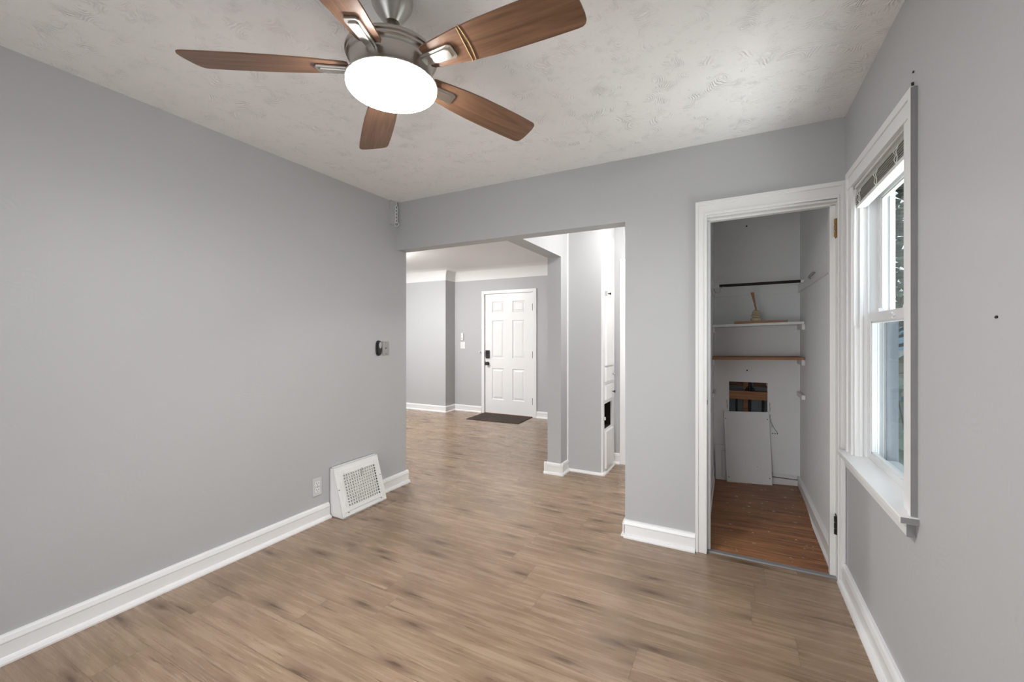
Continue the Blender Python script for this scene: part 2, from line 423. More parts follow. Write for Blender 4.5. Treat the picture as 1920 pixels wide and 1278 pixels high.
# coved ceiling edge of the front room
def cove():
    m = MB(); R = .19; path = [(PX0, FY, 0, -1), (JX, FY, 1, -1), (JX, JY, 1, -1), (-6.83, JY, 0, -1)]
    prof = []
    for i in range(13):
        a = PI / 2 * i / 12; prof.append((R * (1 - math.cos(a)), H - R + R * math.sin(a)))
    rows = [[m.bm.verts.new((px + sx * o, py + sy * o, z)) for (o, z) in prof] for px, py, sx, sy in path]
    back = [[m.bm.verts.new((px, py, H)), ] for px, py, sx, sy in path]
    for a, b in zip(rows, rows[1:]):
        for i in range(12): m.bm.faces.new((a[i], b[i], b[i+1], a[i+1]))
    bmesh.ops.recalc_face_normals(m.bm, faces=m.bm.faces)
    for v in list(m.bm.verts):
        if not v.link_faces: m.bm.verts.remove(v)
    return m.build('trim_cove', 'cove', smooth=True, kind=S)
cove()

# ------------------------------------------------------------------ baseboards
BP = [(0, 0), (.040, 0), (.040, .008), (.034, .018), (.022, .022), (.020, .024), (.020, .076), (.0225, .079), (.0225, .084), (.017, .100), (.010, .106), (0, .107)]
def baseboard(m, p0, p1, n, prof=BP, k=1.0):
    """profile swept from p0 to p1, n = outward normal"""
    d = Vector((p1[0]-p0[0], p1[1]-p0[1], 0)); L = d.length; d.normalize(); nn = Vector((n[0], n[1], 0))
    m.prism([(a * k, b) for a, b in prof], lambda a, b, h: Vector((p0[0], p0[1], 0)) + nn * a + d * h + Vector((0, 0, b)), 0, L)
    return m
m = MB(); baseboard(m, (LX, RY), (LX, 2.075), (1, 0)); baseboard(m, (LX, 2.518), (LX, BYR + .012), (1, 0)); m.build('baseboard_left', 'trim', kind=S)
m = MB(); baseboard(m, (RX, RY), (RX, BY - .022), (-1, 0)); m.build('baseboard_right', 'trim', kind=S)
m = MB(); baseboard(m, (-.622, BY), (-.200, BY), (0, -1)); baseboard(m, (-.619, BY - .02), (-.619, BYR), (-1, 0), k=.6); m.build('baseboard_back', 'trim', kind=S)
m = MB(); baseboard(m, (PX0 - .030, PY0), (PX1 + .025, PY0), (0, -1), k=.8); baseboard(m, (PX1, PY0 - .02), (PX1, PY1), (1, 0), k=.8)
baseboard(m, (PX0, PY0 - .02), (PX0, 6.13), (-1, 0), k=.8); m.build('baseboard_post', 'trim', kind=S)
QR = [(0, 0), (.022, 0), (.021, .009), (.014, .018), (0, .022)]
m = MB(); baseboard(m, (PX1 + .02, PY1), (-1.062, PY1), (0, -1), QR); baseboard(m, (-1.070, PY1 - .015), (-1.070, 4.305), (1, 0), QR); m.build('baseboard_linen', 'trim', kind=S)
m = MB(); baseboard(m, (-1.07, 4.305), (-1.012, 4.305), (0, -1), k=.7); m.build('baseboard_hall_end', 'trim', kind=S)
m = MB(); baseboard(m, (-6.83, JY), (JX + .02, JY), (0, -1), k=.7); baseboard(m, (JX, JY - .02), (JX, FY), (1, 0), k=.7); baseboard(m, (JX, FY), (-3.78, FY), (0, -1), k=.7); baseboard(m, (-2.755, FY), (PX0, FY), (0, -1), k=.7); m.build('baseboard_far', 'trim', kind=S)
# closet baseboards: wide worn boards
m = MB(); CBP = [(0, 0), (.030, 0), (.030, .016), (.018, .022), (.016, .024), (.016, .085), (.021, .088), (.021, .104), (.010, .112), (0, .113)]
baseboard(m, (.502, 2.90), (.502, CB - .014), (-1, 0), CBP); baseboard(m, (-.156, 2.90), (-.156, CB), (1, 0), CBP, .5)
m.build('baseboard_closet', 'worn', kind=S)
box(.300, .484, CB - .018, CB, .020, .078).box(.300, .484, CB - .010, CB, .084, .115).build('baseboard_closet_back', 'worn', kind=S)

box(.300, .486, CB - .006, CB + .001, .076, .086).box(.288, .301, CB - .012, CB, .018, .118).box(.484, .490, CB - .012, CB, .030, .110).build('trim_closet_gap', 'dark', kind=S)

# ------------------------------------------------------------------ closet doorway trim
def casing():
    m = MB(); y = BY
    # left leg, head, right leg: flat board, outer band and inner bead
    def leg(x0, x1, s):
        m.box(x0, x1, y - .016, y, 0, 2.09, bev=.003)
    m.box(-.1985, -.1365, y - .0155, y, 0, 2.05, bev=.003); m.box(-.1988, -.182, y - .024, y - .010, 0, 2.070, bev=.004); m.box(-.153, -.1362, y - .0195, y - .008, 0, 2.012, bev=.005)
    m.box(.4875, .5205, y - .0155, y, 0, 2.05, bev=.003); m.box(.503, .5205, y - .0255, y - .010, 0, 2.080, bev=.004); m.box(.4872, .497, y - .0195, y - .008, 0, 2.018, bev=.003)
    # head, a touch higher on the right
    def tilt(x0, x1, y0, y1, z0, z1, b):
        f = lambda x: .0155 * (x + .2)
        m.corners([(x0,y0,z0+f(x0)),(x1,y0,z0+f(x1)),(x1,y1,z0+f(x1)),(x0,y1,z0+f(x0)),(x0,y0,z1+f(x0)),(x1,y0,z1+f(x1)),(x1,y1,z1+f(x1)),(x0,y1,z1+f(x0))], b)
    tilt(-.199, .521, y - .016, y, 2.008, 2.090, .003); tilt(-.199, .521, y - .026, y - .010, 2.066, 2.090, .004); tilt(-.150, .497, y - .020, y - .008, 2.006, 2.024, .004)
    return m.build('trim_closet_casing', 'worn', kind=S)
casing()
m = MB()
f = lambda x: .0155 * (x + .2)
m.box(-.150, -.136, BY, BYR, 0, 2.0); m.box(.490, .502, BY, BYR, 0, 2.01)
m.corners([(-.15,BY,1.996),(.50,BY,2.006),(.50,BYR,2.006),(-.15,BYR,1.996),(-.15,BY,2.012),(.50,BY,2.018),(.50,BYR,2.018),(-.15,BYR,2.012)])
m.box(-.136, -.120, BY + .045, BY + .085, 0, 1.99, bev=.002); m.box(.464, .490, BY + .045, BY + .085, 0, 2.0, bev=.002)
m.corners([(-.136,BY+.045,1.985),(.49,BY+.045,1.995),(.49,BY+.085,1.995),(-.136,BY+.085,1.985),(-.136,BY+.045,2.0),(.49,BY+.045,2.01),(.49,BY+.085,2.01),(-.136,BY+.085,2.0)])
m.build('trim_closet_jamb', 'worn', kind=S)
# threshold strip
MB().prism([(0, 0), (.040, 0), (.036, .005), (.004, .006)], lambda a, b, h: (h, 2.790 + a, b), -.136, .490).build('trim_threshold', 'threshold', kind=S)
# chipped strike mortise
box(-.152, -.1345, BY - .004, BY + .02, .885, .91).build('trim_strike', 'screw', kind=S)
for z, lab in ((1.865, 'old brass hinge leaf left high on the closet doorway jamb'), (.290, 'dark hinge leaf left low on the closet doorway jamb')):
    h = thing('door_hinge', lab, 'hinge', (.488, BY + .02, z), 'hinge leaves on the closet jamb')
    a = MB().box(.4855, .4915, BY + .002, BY + .044, z - .05, z + .05, bev=.001); a.build('hinge_leaf', 'hinge' if z > 1 else 'dark_metal', h)
    b = MB()
    for k in range(3): b.lathe([(.0, z - .048 + k*.033), (.0062, z - .047 + k*.033), (.0062, z - .019 + k*.033), (0, z - .018 + k*.033)], .4815, BY + .006, 12)
    b.build('hinge_knuckle', 'hinge' if z > 1 else 'dark_metal', h, smooth=True)
    for dz in (-.03, .03): MB().lathe([(0, .484), (.004, .4845), (.004, .487)], BY + .027, z + dz, 10, 'x').build('screw_head', 'screw', h)

# ------------------------------------------------------------------ right window
win = thing('window_1', 'white double hung window with raised blind and deep sill', None, (.52, 2.235, .69), kind=S)
# casing: flat boards with a raised outer band; near edge is painted dark grey
m = MB(); fx = RX - .012; bx = RX - .018
y0, y1 = 1.793, 2.678
def hz(y): return 2.090 + .016 * (y - y0) / (y1 - y0)
m.box(fx + .0005, RX, y0 + .0005, WY0, .712, 2.05, bev=.002); m.box(fx + .0005, RX, WY1, y1 - .0005, .712, 2.06, bev=.002)
m.box(bx + .0005, RX, y0 + .0003, y0 + .026, .712, 2.07, bev=.002); m.box(bx + .0005, RX, y1 - .026, y1 - .0003, .712, 2.085, bev=.002)
def hd(xa, za, zb):
    m.corners([(xa,y0,hz(y0)+za),(RX,y0,hz(y0)+za),(RX,y1,hz(y1)+za),(xa,y1,hz(y1)+za),(xa,y0,hz(y0)+zb),(RX,y0,hz(y0)+zb),(RX,y1,hz(y1)+zb),(xa,y1,hz(y1)+zb)], .002)
hd(fx, -.085, 0); hd(bx, -.030, 0); hd(bx + .002, -.088, -.074)
m.build('window_casing', 'trim', win)
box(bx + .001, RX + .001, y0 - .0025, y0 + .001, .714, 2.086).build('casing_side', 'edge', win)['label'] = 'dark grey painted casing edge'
# stool and apron
MB().box(.474, .575, 1.778, 2.700, .690, .712, bev=.004).build('window_stool', 'trim', win)
MB().box(.500, RX, 1.808, 2.672, .640, .690, bev=.003).box(.494, RX, 1.806, 2.674, .672, .690, bev=.003).build('window_apron', 'trim', win)
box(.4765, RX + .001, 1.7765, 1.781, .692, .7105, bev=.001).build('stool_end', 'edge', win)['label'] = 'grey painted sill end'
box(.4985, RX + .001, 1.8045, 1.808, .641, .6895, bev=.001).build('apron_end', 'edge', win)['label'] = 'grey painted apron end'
# jamb liner
XW = .570
m = MB(); m.box(RX, XW, WY0 - .001, WY0 + .012, .712, WZ1); m.box(RX, XW, WY1 - .012, WY1 + .001, .712, WZ1); m.box(RX, XW, WY0, WY1, WZ1 - .012, WZ1)
m.box(RX + .018, RX + .030, WY1 - .022, WY1 - .012, .712, WZ1 - .012, bev=.003)
m.build('window_jamb', 'trim', win)
# vinyl frame
a0, a1 = WY0, WY1
m = MB(); m.box(XW, XO - .03, a1 - .014, a1, WZ0, WZ1); m.box(XW, XO - .03, a0, a0 + .014, WZ0, WZ1); m.box(XW, XO - .03, a0, a1, WZ1 - .035, WZ1); m.box(XW, XO + .03, a0 + .001, a1 - .001, WZ0, .705)
m.box(XW, XW + .008, a1 - .022, a1 - .014, .705, WZ1 - .035); m.box(XW + .036, XW + .042, a1 - .026, a1 - .014, .705, WZ1 - .035)
m.box(XW, XW + .008, a0 + .014, a0 + .022, .705, WZ1 - .035); m.box(XW + .036, XW + .042, a0 + .014, a0 + .026, .705, WZ1 - .035)
m.build('window_frame', 'vinyl', win)
def sash(name, x, za, zb, bottom, top):
    m = MB(); ya, yb = a0 + .016, a1 - .016; st = .034
    m.box(x, x + .026, ya, ya + st, za, zb, bev=.003); m.box(x, x + .026, yb - st, yb, za, zb, bev=.003)
    m.box(x, x + .026, ya + st, yb - st, za, za + bottom, bev=.003); m.box(x, x + .026, ya + st, yb - st, zb - top, zb, bev=.003)
    # glazing bead
    q = .007
    for (c0, c1, d0, d1) in ((ya+st, ya+st+q, za+bottom, zb-top), (yb-st-q, yb-st, za+bottom, zb-top)): m.box(x + .005, x + .021, c0, c1, d0, d1)
    m.box(x + .005, x + .021, ya+st, yb-st, za+bottom, za+bottom+q); m.box(x + .005, x + .021, ya+st, yb-st, zb-top-q, zb-top)
    s = m.build(name, 'vinyl', win)
    g = MB().box(x + .011, x + .015, ya + st, yb - st, za + bottom, zb - top).build('pane', 'glass', s)
    return s
lower = sash('lower_sash', .573, .706, 1.400, .036, .042)
upper = sash('upper_sash', .610, 1.362, WZ1 - .036, .038, .040)
m = MB()
for yy in (2.10, 2.43):
    m.prism([(0, 0), (.03, 0), (.03, .006), (.018, .016), (.006, .014), (0, .008)], lambda a, b, h, yy=yy: (.577 + h, yy + a, 1.400 + b), 0, .018, bev=.001)
m.build('sash_lock', 'vinyl', win)
m = MB(); m.box(.565, .573, 2.19, 2.22, 1.372, 1.380, bev=.002); m.box(.565, .573, 2.215, 2.223, 1.362, 1.390, bev=.002); m.build('sash_latch', 'vinyl', win)
# outer stop, half screen and outside trim
M['screen_frame'] = plain('grey screen frame', (.17, .20, .24), .5, .1, .05)
m = MB(); m.box(.644, .686, a1 - .008, a1 + .03, .705, 1.385); m.box(.644, .686, a0 - .03, a0 + .008, .705, 1.385); m.box(.644, .652, a0 + .008, a1 - .008, 1.365, 1.385); m.build('screen_frame', 'screen_frame', win)
MB().box(.6465, .6475, a0 + .008, a1 - .008, .705, 1.366).build('insect_screen', 'screen', win)
m = MB()
for xx in (.598, .612, .626): m.box(xx, xx + .003, a1 - .022, a1 - .013, .706, 1.36)
m.build('sash_track', 'track', win)
m = MB(); m.box(XO, XO + .020, a1 - .004, a1 + .09, 1.386, WZ1 + .09); m.box(XO, XO + .020, a0 - .09, a0 + .004, 1.386, WZ1 + .09); m.box(XO, XO + .020, a0, a1, WZ1 - .01, WZ1 + .089); m.build('outside_trim', 'vinyl', win)

# blind pulled up under the head casing
bl = thing('window_blind', 'grey horizontal slat blind pulled up at the top of the window', 'blind', (.545, 2.235, 2.0))
MB().box(.529, .566, 1.892, 2.578, 1.978, 1.999, bev=.004).build('headrail', 'slat', bl)
def zt(y): return -.0 + .030 * (1 - (y - 1.892) / .686)
for k in range(11):
    z = 1.9735 - k * .0050
    sl = MB(); w = .0018
    jit = (.0022 if k % 2 else -.0022) + random.uniform(-.001, .001)
    def slat_pts(zz):
        A = 1.894; B = 2.576; d = 0.0
        return [(.529+jit,A,zz+d),(.562+jit,A,zz+d),(.562+jit,B,zz),(.529+jit,B,zz),(.529+jit,A,zz+d+w),(.562+jit,A,zz+d+w),(.562+jit,B,zz+w),(.529+jit,B,zz+w)]
    sl.corners(slat_pts(z), 0); sl.build('slat', 'slat', bl)
MB().box(.527, .565, 1.894, 2.576, 1.905, 1.9205, bev=.002).build('bottom_rail', 'white_plastic', bl)
for yy in (1.99, 2.235, 2.49):
    m = MB(); z1_ = 1.905
    m.tube([(.5275, yy, 1.978), (.5215, yy + .003, 1.955), (.524, yy - .002, 1.935), (.5225, yy + .002, 1.905)], .0015, 6)
    m.tube([(.5275, yy + .012, 1.975), (.518, yy + .020, 1.96), (.522, yy + .008, 1.945), (.520, yy + .018, 1.93), (.524, yy + .013, 1.915)], .0013, 6)
    m.build('ladder_cord', 'cord', bl)
m = MB(); m.tube([(.519, 2.560, 1.960), (.517, 2.562, 1.7), (.5175, 2.561, 1.34)], .0042, 8); m.build('tilt_wand', 'white_plastic', bl)

# ------------------------------------------------------------------ ceiling fan
FX, FYc = -1.030, 1.090
fan = thing('ceiling_fan', 'brushed nickel ceiling fan with five walnut blades and a lit round bowl', 'ceiling fan', (FX, FYc, 2.44))
MB().lathe([(.060, 2.440), (.068, 2.438), (.070, 2.430), (.066, 2.412), (.054, 2.392), (.040, 2.374), (.031, 2.362), (.026, 2.356), (.022, 2.358), (.018, 2.366)], FX, FYc, 40).build('canopy', 'nickel', fan, True)
MB().lathe([(.0118, 2.270), (.0118, 2.40)], FX, FYc, 20).lathe([(.020, 2.258), (.023, 2.262), (.023, 2.272), (.018, 2.278), (.012, 2.28)], FX, FYc, 24).build('downrod', 'nickel', fan, True)
# motor housing: stepped flange over a waisted drum
MB().lathe([(.020, 2.262), (.100, 2.260), (.140, 2.254), (.150, 2.248), (.153, 2.242), (.152, 2.237), (.147, 2.235), (.148, 2.230), (.147, 2.226), (.141, 2.224), (.139, 2.221), (.137, 2.218), (.136, 2.214)], FX, FYc, 64).build('motor_flange', 'nickel', fan, True)
MB().lathe([(.136, 2.2165), (.1345, 2.205), (.1345, 2.190), (.136, 2.178), (.139, 2.166), (.1435, 2.156), (.149, 2.150), (.152, 2.147), (.1525, 2.143), (.150, 2.141), (.140, 2.141)], FX, FYc, 64).build('motor_housing', 'nickel', fan, True)
# glass bowl
MB().lathe([(.1475, 2.142), (.1495, 2.138), (.1490, 2.132), (.1440, 2.125), (.130, 2.118), (.105, 2.1125), (.070, 2.109), (.035, 2.1075), (.0, 2.107)], FX, FYc, 64).build('light_bowl', 'bowl', fan, True)
# blades
def outline():
    top = [(.140, .036), (.150, .043), (.20, .050), (.28, .060), (.36, .0655), (.45, .068), (.55, .0685), (.60, .067)]
    pts = [(.140, -.036), (.150, -.043), (.20, -.050), (.28, -.060), (.36, -.0655), (.45, -.068), (.55, -.0685), (.628, -.066)]
    tip = [(.640, -.0635), (.648, -.056), (.656, -.035), (.663, 0.0), (.667, .030), (.668, .050), (.664, .060), (.655, .0655), (.640, .068)]
    return pts + tip + top[::-1][0:]
def blade_mesh():
    m = MB(); ol = outline()
    # remove doubled order near the tip: build the loop once around
    low = [p for p in ol if p[1] < 0 and p[0] < .63]; low.sort()
    tip = [(.640, -.0635), (.648, -.056), (.656, -.035), (.662, 0.0), (.665, .030), (.664, .050), (.659, .060), (.650, .0655), (.636, .0675)]
    up = [(.60, .068), (.55, .0685), (.45, .068), (.36, .0655), (.28, .060), (.20, .050), (.150, .043), (.140, .036)]
    m.prism(low + tip + up, lambda a, b, h: (a, b, h), -.003, .003, bev=.0012)
    return m
ZB = 2.200
angs = [2.2, 71.4, 141.0, 212.1, 286.0]
b0 = None
for a in angs:
    if b0 is None:
        bm_ = blade_mesh(); b0 = bm_.build('blade', 'blade', None); b0.parent = fan; b = b0
        # iron: tapered plate on the underside with a raised edge and a neck to the drum
        q = MB(); q.prism([(.118, -.017), (.150, -.022), (.236, -.027), (.250, -.020), (.252, .020), (.244, .027), (.150, .022), (.118, .017)], lambda u, v, h: (u, v, h), -.0115, -.004, bev=.002)
        q.prism([(.128, -.012), (.225, -.019), (.238, -.013), (.239, .014), (.232, .019), (.128, .012)], lambda u, v, h: (u, v, h), -.0165, -.0105, bev=.0025)
        i0 = q.build('blade_iron', 'nickel', None); i0.parent = b0; i0['label'] = 'nickel blade bracket'
        w_ = MB()
        for sx, sy in ((.215, .0), (.165, .011), (.165, -.011)): w_.lathe([(0, -.0195), (.0042, -.0185), (.005, -.0164)], sx, sy, 10)
    else:
        b = b0.copy(); C.objects.link(b); b.parent = fan
        ic = i0.copy(); C.objects.link(ic); ic.parent = b
    b.location = (0, 0, ZB - 2.44)
    b.rotation_euler = Matrix.Rotation(math.radians(a), 3, 'Z').to_euler() if False else (math.radians(-12.0), 0, math.radians(a))
    if a == 2.2:
        # twine looped round this blade
        tw = MB(); loop = []
        for k in range(25):
            t_ = k / 24 * 2 * PI; loop.append((.300 + .008 * math.cos(t_ * 1) + .010 * math.sin(t_), .0645 * math.cos(t_), -.0048 - .0015 * math.sin(t_) if math.sin(t_) < 2 else 0))
        l1 = [(.285 + .012 * s_, .062 - .124 * s_, -.0045) for s_ in [k / 10 for k in range(11)]]
        l2 = [(.297 + .008 * s_ + .006 * math.sin(s_ * PI), .062 - .124 * s_, -.0045) for s_ in [k / 10 for k in range(11)]]
        top_ = [(.301, -.0645, 0), (.300, -.0625, .0045), (.296, 0, .0045), (.292, .0625, .0045), (.288, .0645, 0)]
        tw.tube(l1, .0017, 6); tw.tube(l2[0:11] + top_, .0017, 6)
        to = tw.build('twine_loop', 'twine', None); to.parent = b; to['label'] = 'gold twine looped round the blade'

# ------------------------------------------------------------------ unseen ceiling lamps, added to brighten the hall and front room
hl = thing('unseen_ceiling_lamp', 'unseen flush opal ceiling lamp added to light the hall beyond the header', 'lamp', (-.68, 3.55, 2.44))
MB().lathe([(.0, 2.44), (.13, 2.44), (.13, 2.425), (.0, 2.425)], -.68, 3.55, 32).build('unseen_lamp_base', 'white_metal', hl, True)
MB().lathe([(.12, 2.425), (.118, 2.40), (.09, 2.375), (.05, 2.362), (0, 2.358)], -.68, 3.55, 32).build('unseen_lamp_shade', 'lamp', hl, True)

fl = thing('unseen_ceiling_lamp', 'unseen flush opal ceiling lamp added to light the front room left of the opening', 'lamp', (-4.3, 4.2, 2.44))  # unseen, added for more downward light on the front room floor
MB().lathe([(.0, 2.44), (.17, 2.44), (.17, 2.42), (.0, 2.42)], -4.3, 4.2, 32).build('unseen_lamp_base', 'white_metal', fl, True)
MB().lathe([(.155, 2.42), (.150, 2.39), (.12, 2.36), (.06, 2.345), (0, 2.34)], -4.3, 4.2, 32).build('unseen_lamp_shade', 'unseen_front_lamp', fl, True)

# ------------------------------------------------------------------ left wall fittings
ot = thing('wall_outlet', 'duplex outlet with grey painted plate low on the grey wall left of the floor register', 'outlet', (LX, 1.983, .243))
MB().box(LX, LX + .006, 1.948, 2.018, .182, .305, bev=.002).build('cover_plate', 'plate', ot)
for zz in (.266, .221):
    r = MB().box(LX + .006, LX + .0085, 1.966, 2.000, zz - .016, zz + .016, bev=.001).build('receptacle', 'white_plastic', ot)
    MB().box(LX + .0083, LX + .0092, 1.974, 1.9765, zz - .002, zz + .009).box(LX + .0083, LX + .0092, 1.989, 1.992, zz - .002, zz + .008).box(LX + .0083, LX + .0092, 1.980, 1.985, zz - .011, zz - .006).build('slot', 'black', r)
MB().lathe([(0, LX + .0085), (.003, LX + .0083), (.0035, LX + .006)], 1.983, .2435, 10, 'x').build('screw', 'grey_metal', ot)

sw = thing('light_switch', 'grey metal switch plate beside the black remote holder on the left wall', 'switch', (LX, 2.640, 1.193))
MB().box(LX, LX + .005, 2.604, 2.676, 1.133, 1.252, bev=.0015).build('cover_plate', 'grey_metal', sw)
MB().lathe([(0, LX + .009), (.0035, LX + .0085), (.005, LX + .005)], 2.640, 1.193, 12, 'x').build('toggle', 'dark_metal', sw)
for zz in (1.238, 1.148): MB().lathe([(0, LX + .0065), (.003, LX + .006), (.0035, LX + .005)], 2.640, zz, 8, 'x').build('screw', 'screw', sw)

def oval(cy, cz, ry, rz, n=28, e=2.6):
    o = []
    for k in range(n):
        a = 2 * PI * k / n; c_, s_ = math.cos(a), math.sin(a)
        o.append((cy + ry * math.copysign(abs(c_) ** (2/e), c_), cz + rz * math.copysign(abs(s_) ** (2/e), s_)))
    return o
rm = thing('remote_holder', 'black oval fan remote in its wall cradle left of the switch plate', 'remote control', (LX, 2.552, 1.195))
MB().prism(oval(2.556, 1.195, .027, .063), lambda a, b, h: (h, a, b), LX, LX + .012, bev=.003).build('cradle', 'black', rm, True)
MB().prism(oval(2.557, 1.197, .021, .057), lambda a, b, h: (h, a, b), LX + .012, LX + .026, bev=.004).build('remote_body', 'black', rm, True)
MB().prism(oval(2.558, 1.219, .0155, .026, e=2), lambda a, b, h: (h, a, b), LX + .026, LX + .0275, bev=.0005).build('button_pad', 'grey_plastic', rm, True)

# painted block and hook chain in the corner
ch = tag(MB().box(LX, LX + .017, 2.682, 2.755, 2.238, 2.440, bev=.002).build('wall_block', 'wall', None, origin=(LX, 2.72, 2.24)), 'grey painted block on the left wall just under the ceiling corner', 'block')
cx_, cy_ = LX + .018, 2.738
cn = thing('hook_chain', 'short pale chain hanging from a ceiling hook in the far left corner', 'chain', (cx_ + .012, cy_, 2.44))
MB().tube([(cx_ + .012, cy_, 2.440), (cx_ + .012, cy_, 2.420), (cx_ + .018, cy_, 2.410), (cx_ + .012, cy_, 2.402), (cx_ + .006, cy_, 2.408)], .0028, 8).build('hook', 'white_metal', cn, True)
zc = 2.400
for k in range(6):
    m = MB(); pts = []
    rr, hh = (.010, .017) if k < 5 else (.016, .018)
    for i in range(16):
        a = 2 * PI * i / 16
        du, dz = rr * math.cos(a), hh * math.sin(a)
        pts.append((cx_ + .012 + (du if k % 2 else du * .45), cy_ + (du * .55 if k % 2 else du), zc - hh + dz + .004))
    m.tube(pts, .0026, 6, closed=True); m.build('chain_link', 'white_metal', cn, True); zc -= 2 * hh - .006

# floor register: wedge box with a pierced sloping face
rg = thing('floor_register', 'white metal baseboard register with pierced sloping face against the left wall', 'vent', (LX, 2.30, 0))
ry0, ry1 = 2.088, 2.508
xb, xt, xf, zt_ = LX + .004, LX + .034, LX + .138, .348
side = [(xb, .002), (xf, .002), (xf + .002, .012), (xt + .004, zt_ - .004), (xt, zt_), (xb, zt_)]
m = MB()
# shell: two side panels, top, bottom lip, back
def rp(poly, a, b, bev=.0008): m.prism(poly, lambda p, q, h: (p, h, q), a, b, bev)
rp(side, ry0, ry0 + .003); rp(side, ry1 - .003, ry1)
m.box(xb, xt, ry0, ry1, zt_ - .003, zt_); m.box(xb, xf, ry0, ry1, .002, .005); m.box(xb, xb + .003, ry0, ry1, .002, zt_)
m.build('register_body', 'white_metal', rg)
# sloping face as frame plus lattice
sl0 = Vector((xf + .002, 0, .010)); sl1 = Vector((xt + .004, 0, zt_ - .003)); sd = (sl1 - sl0); SL = sd.length; sd.normalize(); sn = Vector((sd.z, 0, -sd.x))
def fp(u, v, h): # u along y, v up the slope, h out of the face
    return sl0 + sd * v + sn * h + Vector((0, ry0 + u, 0))
Wd = ry1 - ry0
def fbox(m, u0, u1, v0, v1, h0, h1, bev=0):
    m.corners([fp(u0,v0,h0), fp(u1,v0,h0), fp(u1,v1,h0), fp(u0,v1,h0), fp(u0,v0,h1), fp(u1,v0,h1), fp(u1,v1,h1), fp(u0,v1,h1)], bev)
gu0, gu1, gv0, gv1 = .062, Wd - .050, .058, SL - .062
m = MB(); fbox(m, 0, gu0, 0, SL, -.002, .001); fbox(m, gu1, Wd, 0, SL, -.002, .001); fbox(m, gu0, gu1, 0, gv0, -.002, .001); fbox(m, gu0, gu1, gv1, SL, -.002, .001)
# raised rim
r0 = .030
fbox(m, r0, gu0, r0, SL - r0, .001, .006, .002); fbox(m, gu1, Wd - r0, r0, SL - r0, .001, .006, .002); fbox(m, gu0, gu1, r0, gv0, .001, .006, .002); fbox(m, gu0, gu1, gv1, SL - r0, .001, .006, .002)
m.build('face_frame', 'white_metal', rg)
m = MB(); nc, nr = 14, 11
for i in range(nc + 1):
    u = gu0 + (gu1 - gu0) * i / nc; fbox(m, u - .0036, u + .0036, gv0, gv1, .002, .006)
for j in range(nr + 1):
    v = gv0 + (gv1 - gv0) * j / nr; fbox(m, gu0, gu1, v - .0036, v + .0036, .002, .006)
m.build('grille', 'white_metal', rg)
m = MB(); 
for j in range(9):
    v = gv0 + (gv1 - gv0) * (j + .62) / 9.3
    fbox(m, gu0, gu1 - .020, v - .012, v + .0125, -.008, -.006)
M['damper'] = plain('dusty damper blade', (.66, .64, .60), .5, 0, .08, 30)
m.build('damper', 'damper', rg)
fb = MB(); fbox(fb, gu0 - .004, gu1 + .004, gv0 - .004, gv1 + .004, -.045, -.043); fb.build('damper_cavity', 'dark', rg)
m = MB(); uu = gu0 + (gu1 - gu0) * .53
m.tube([fp(uu, gv1 - .055, .004), fp(uu, gv1 - .03, .010), fp(uu + .002, gv1 - .010, .016), fp(uu + .010, gv1 + .004, .016)], .003, 8); m.build('damper_lever', 'grey_metal', rg)
for u, v in ((.055, .022), (Wd - .05, .022), (.012, SL * .55), (Wd - .012, SL * .55)):
    MB().tube([fp(u, v, .0008), fp(u, v, .0028)], .0036, 8).build('screw', 'screw', rg)

# small marks that are things: nails on the walls
def nail(x, y, z, axis, lab, grp, r=.0045, bent=False):
    m = MB()
    if axis == '-x': m.tube([(x + .001, y, z), (x - .0030, y, z), (x - .0040, y, z + (.007 if bent else .0002))], [.0030, r, r * .8], 8)
    elif axis == '-y': m.tube([(x, y, z), (x, y - .004, z), (x, y - .006, z)], [.0022, r, r], 8)
    o = m.build('nail', 'screw', None, origin=(x, y, z)); tag(o, lab, 'nail', grp); return o
nail(RX, 1.822, 2.148, '-x', 'upper of two nails above the near corner of the window casing', 'nails on the walls')
nail(RX, 1.824, 2.108, '-x', 'bent nail just touching the top corner of the window casing', 'nails on the walls', bent=True)
nail(RX, 1.334, 1.332, '-x', 'lone nail on the bare grey wall right of the window', 'nails on the walls', r=.0035)
nail(.109, CB, 2.266, '-y', 'nail high on the closet back wall near the head of the doorway', 'nails on the walls', r=.007)
nail(.112, CB, .990, '-y', 'nail on the closet back wall above the access hole', 'nails on the walls', r=.007)

# ------------------------------------------------------------------ front door
fd = thing('door_1', 'white six panel entrance door with black locks in the front room', None, ((DX0 + DX1) / 2, FY, 0), kind=S)
m = MB(); y = FY
m.box(-3.7745, -3.722, y - .0175, y, 0, 2.04, bev=.004); m.box(-2.822, -2.7575, y - .0175, y, 0, 2.04, bev=.004); m.box(-3.775, -2.757, y - .018, y, 2.004, 2.058, bev=.004)
m.box(DX0, -3.722, y, y + .10, 0, 2.02); m.box(-2.830, DX1, y, y + .10, 0, 2.02); m.box(DX0, DX1, y, y + .10, 2.004, 2.025)
m.build('door_frame', 'trim', fd)
